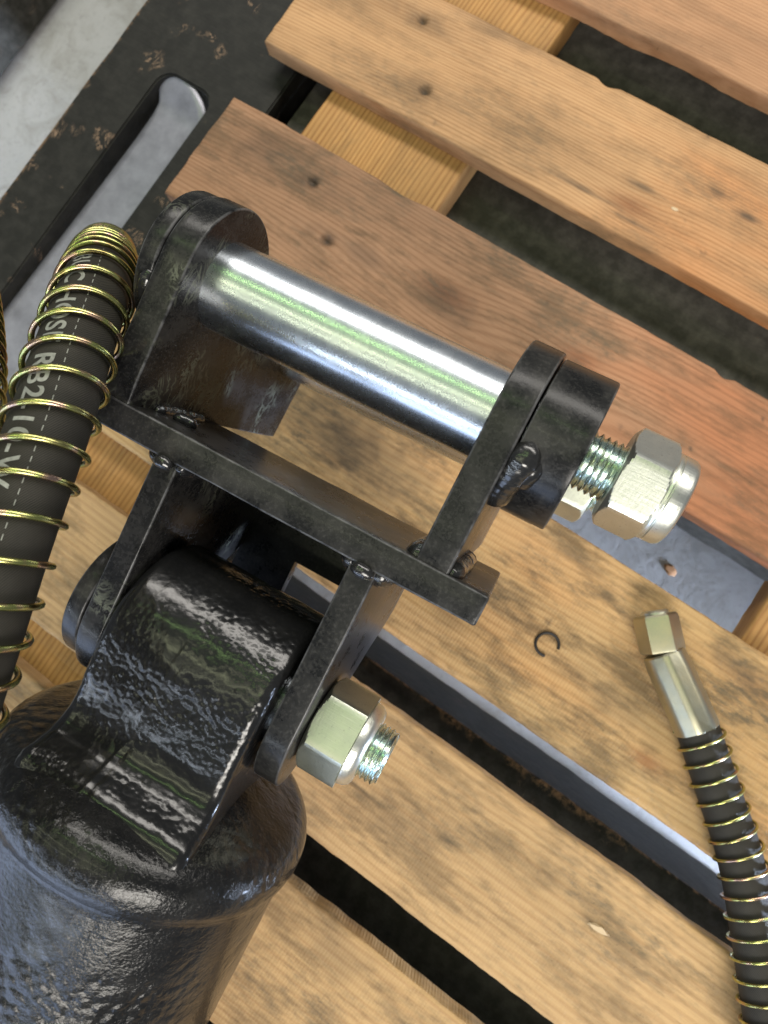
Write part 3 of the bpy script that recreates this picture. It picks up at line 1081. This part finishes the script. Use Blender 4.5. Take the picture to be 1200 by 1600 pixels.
def hose_print():
    """printed text wrapped on the hose, reading down the picture."""
    cu = bpy.data.curves.new('txt', 'FONT')
    cu.body = 'RBUC HOSE RB2-10-W'
    cu.size = 0.0160
    cu.offset = 0.00035
    cu.space_character = 1.12
    to = bpy.data.objects.new('txt', cu)
    COL.objects.link(to)
    bpy.context.view_layer.update()
    me = bpy.data.meshes.new_from_object(to.evaluated_get(bpy.context.evaluated_depsgraph_get()))
    bpy.data.objects.remove(to)
    bm = bmesh.new()
    bm.from_mesh(me)
    for _ in range(2):
        bmesh.ops.subdivide_edges(bm, edges=[e for e in bm.edges if e.calc_length() > 0.0012], cuts=1)
        bmesh.ops.triangulate(bm, faces=bm.faces)
    # dashed reference line printed beside the words
    for k in range(46):
        x = k * 0.0056 - 0.004
        q = [bm.verts.new((x + a, 0.0160 + b, 0)) for a, b in ((0, 0), (0.0030, 0), (0.0030, 0.0005), (0, 0.0005))]
        bm.faces.new(q)
    step = 0.003
    # arc position where "RB2" starts
    best = min(range(len(hpath)), key=lambda i: (hpath[i] - at(100, 600, .386)).length)
    xs = 0.102
    s0 = best * step - xs
    camp = V((0, 0, CAM_H))
    for v in bm.verts:
        s = s0 + v.co.x
        i = max(0, min(len(hpath) - 2, int(s / step)))
        t = s / step - i
        p = hpath[i].lerp(hpath[i + 1], t)
        T, A, B = hfr[i]
        d = (camp - p)
        d = (d - T * d.dot(T)).normalized()
        side = T.cross(d)
        rgt = c2w(V((1, 0, 0)))
        if side.dot(rgt) < 0:
            side = -side
        ang = radians(-54) + v.co.y / 0.0203
        v.co = p + (d * cos(ang) + side * sin(ang)) * 0.02050
    me2 = bpy.data.meshes.new('printed_text')
    bm.to_mesh(me2)
    bm.free()
    o = link('printed_text', me2, 'print', hl, 0)
    o.data.transform(Matrix.Translation(-hl.matrix_world.translation))


bpy.context.view_layer.update()
hose_print()

hose('hydraulic_hose', [at(-70, 380, .52), at(-66, 470, .46), at(-64, 560, .42), at(-77, 700, .39), at(-112, 860, .37)], 0.0203, 0.0240, 0.00165, 0.0115,
     'spring-guarded hose of which only coils show at the left picture edge', phase=0.4)

rp = [atz(1090, 1139, .0210), atz(1125, 1244, .0220), atz(1156, 1339, .0245), atz(1178, 1457, .028), atz(1200, 1600, .032), atz(1230, 1800, .038)]
d0 = (rp[0] - rp[1]).normalized()
hr, rpath, rfr = hose('hydraulic_hose', rp, 0.0190, 0.0212, 0.00135, 0.0160,
                      'black spring-guarded hose lying on the boards at right with crimped yellow fitting', phase=2.2)
# crimped ferrule and coupling nut on its end
bpy.context.view_layer.update()
f0, f1, f2 = rp[0], atz(1036, 1019, .0205), atz(1023, 960, .0205)


def fitting_piece(name, a, b, prof, parent, sides=None, n=64, mat='fitting', roll=0.0):
    ax = (b - a)
    L = ax.length
    ax.normalize()
    e1 = (V((0, 0, 1)) - ax * ax.z).normalized()
    e2 = ax.cross(e1)
    vs = []
    for t, r in prof:
        for j in range(n):
            th = 2 * pi * j / n
            rr = r
            if sides:
                w = 2 * pi / sides
                aa = ((th + roll) % w) - w / 2
                rr = min(r / cos(aa) * cos(pi / sides) * (1.045 if sides == 8 else 1.0), r * 0.995)
            vs.append(a + ax * (L * t) + (e1 * cos(th) + e2 * sin(th)) * rr - parent.matrix_world.translation)
    fs = grid_faces(len(prof), n)
    fs.append(tuple(range(n)))
    fs.append(tuple(range((len(prof) - 1) * n, len(prof) * n)))
    return mesh(name, vs, fs, mat, parent, 14)


fitting_piece('ferrule', f0 - d0 * 0.0015, f1, [(0.0, .0186), (0.015, .0198), (0.04, .0201), (0.3, .0201), (0.80, .0200), (0.90, .0196), (0.98, .0190), (1.0, .0178)], hr, 8, 96, roll=0.2)
nutp = fitting_piece('coupling_nut', f1, f2, [(0.0, .0186), (0.03, .0200), (0.08, .0204), (0.88, .0204), (0.95, .0197), (1.0, .0182)], hr, 6, 96, roll=0.72)
dd = (f2 - f1).normalized()
fitting_piece('nipple', f2 - dd * 0.004, f2 + dd * 0.0035, [(0, .0125), (0.8, .0125), (1.0, .0110)], hr, None, 40, 'nut_dull')


# ------------------------------------------------------------------ small things
def split_ring():
    c = atz(855, 1007, 0.0016)
    ex, ey = (atz(875, 1007, 0.0016) - c).normalized(), (atz(855, 1030, 0.0016) - c)
    ez = V((0, 0, 1))
    ey = ez.cross(ex) * (1 if ez.cross(ex).dot(ey) > 0 else -1)
    pts = []
    for i in range(61):
        a = radians(104 + (385 - 104) * i / 60)
        pts.append((ex * cos(a) + ey * sin(a)) * 0.0111)
    o = sweep('wire_ring', pts, 0.0014, 'ring', None, 8)
    o.location = c
    tag(o, 'small open black wire ring lying on the wide yellow board', 'ring')


split_ring()


def chip(name, c, rx, ry, h, mat, label, cat):
    vs = []
    for z, f in ((h, 0.75), (-0.001, 1.0)):
        for i in range(9):
            a = 2 * pi * i / 9
            rr = f * (0.75 + 0.5 * random.random())
            vs.append(LM.to_3x3() @ V((cos(a) * rx * rr, sin(a) * ry * rr, 0)) + V((0, 0, z)))
    for v in vs:
        v.z = h if vs.index(v) < 9 else -0.001
    o = mesh(name, vs, grid_faces(2, 9) + [tuple(range(9)), tuple(range(9, 18))], mat)
    o.location = c
    return tag(o, label, cat)


chip('wood_chip', atz(1048, 890, -0.326), 0.010, 0.008, 0.0012, 'chip', 'orange wood chip on the floor seen through the gap below the lock nut', 'wood chip')
chip('wood_splinter', atz(935, 1452, 0.0), 0.011, 0.0035, 0.0016, 'chip_pale', 'pale splinter lifted on the lower tan board left of the hose', 'splinter')
chip('paint_fleck', atz(1054, 327, 0.0), 0.005, 0.0022, 0.0010, 'chip_pale', 'tiny white fleck on the upper orange board at right', 'fleck')
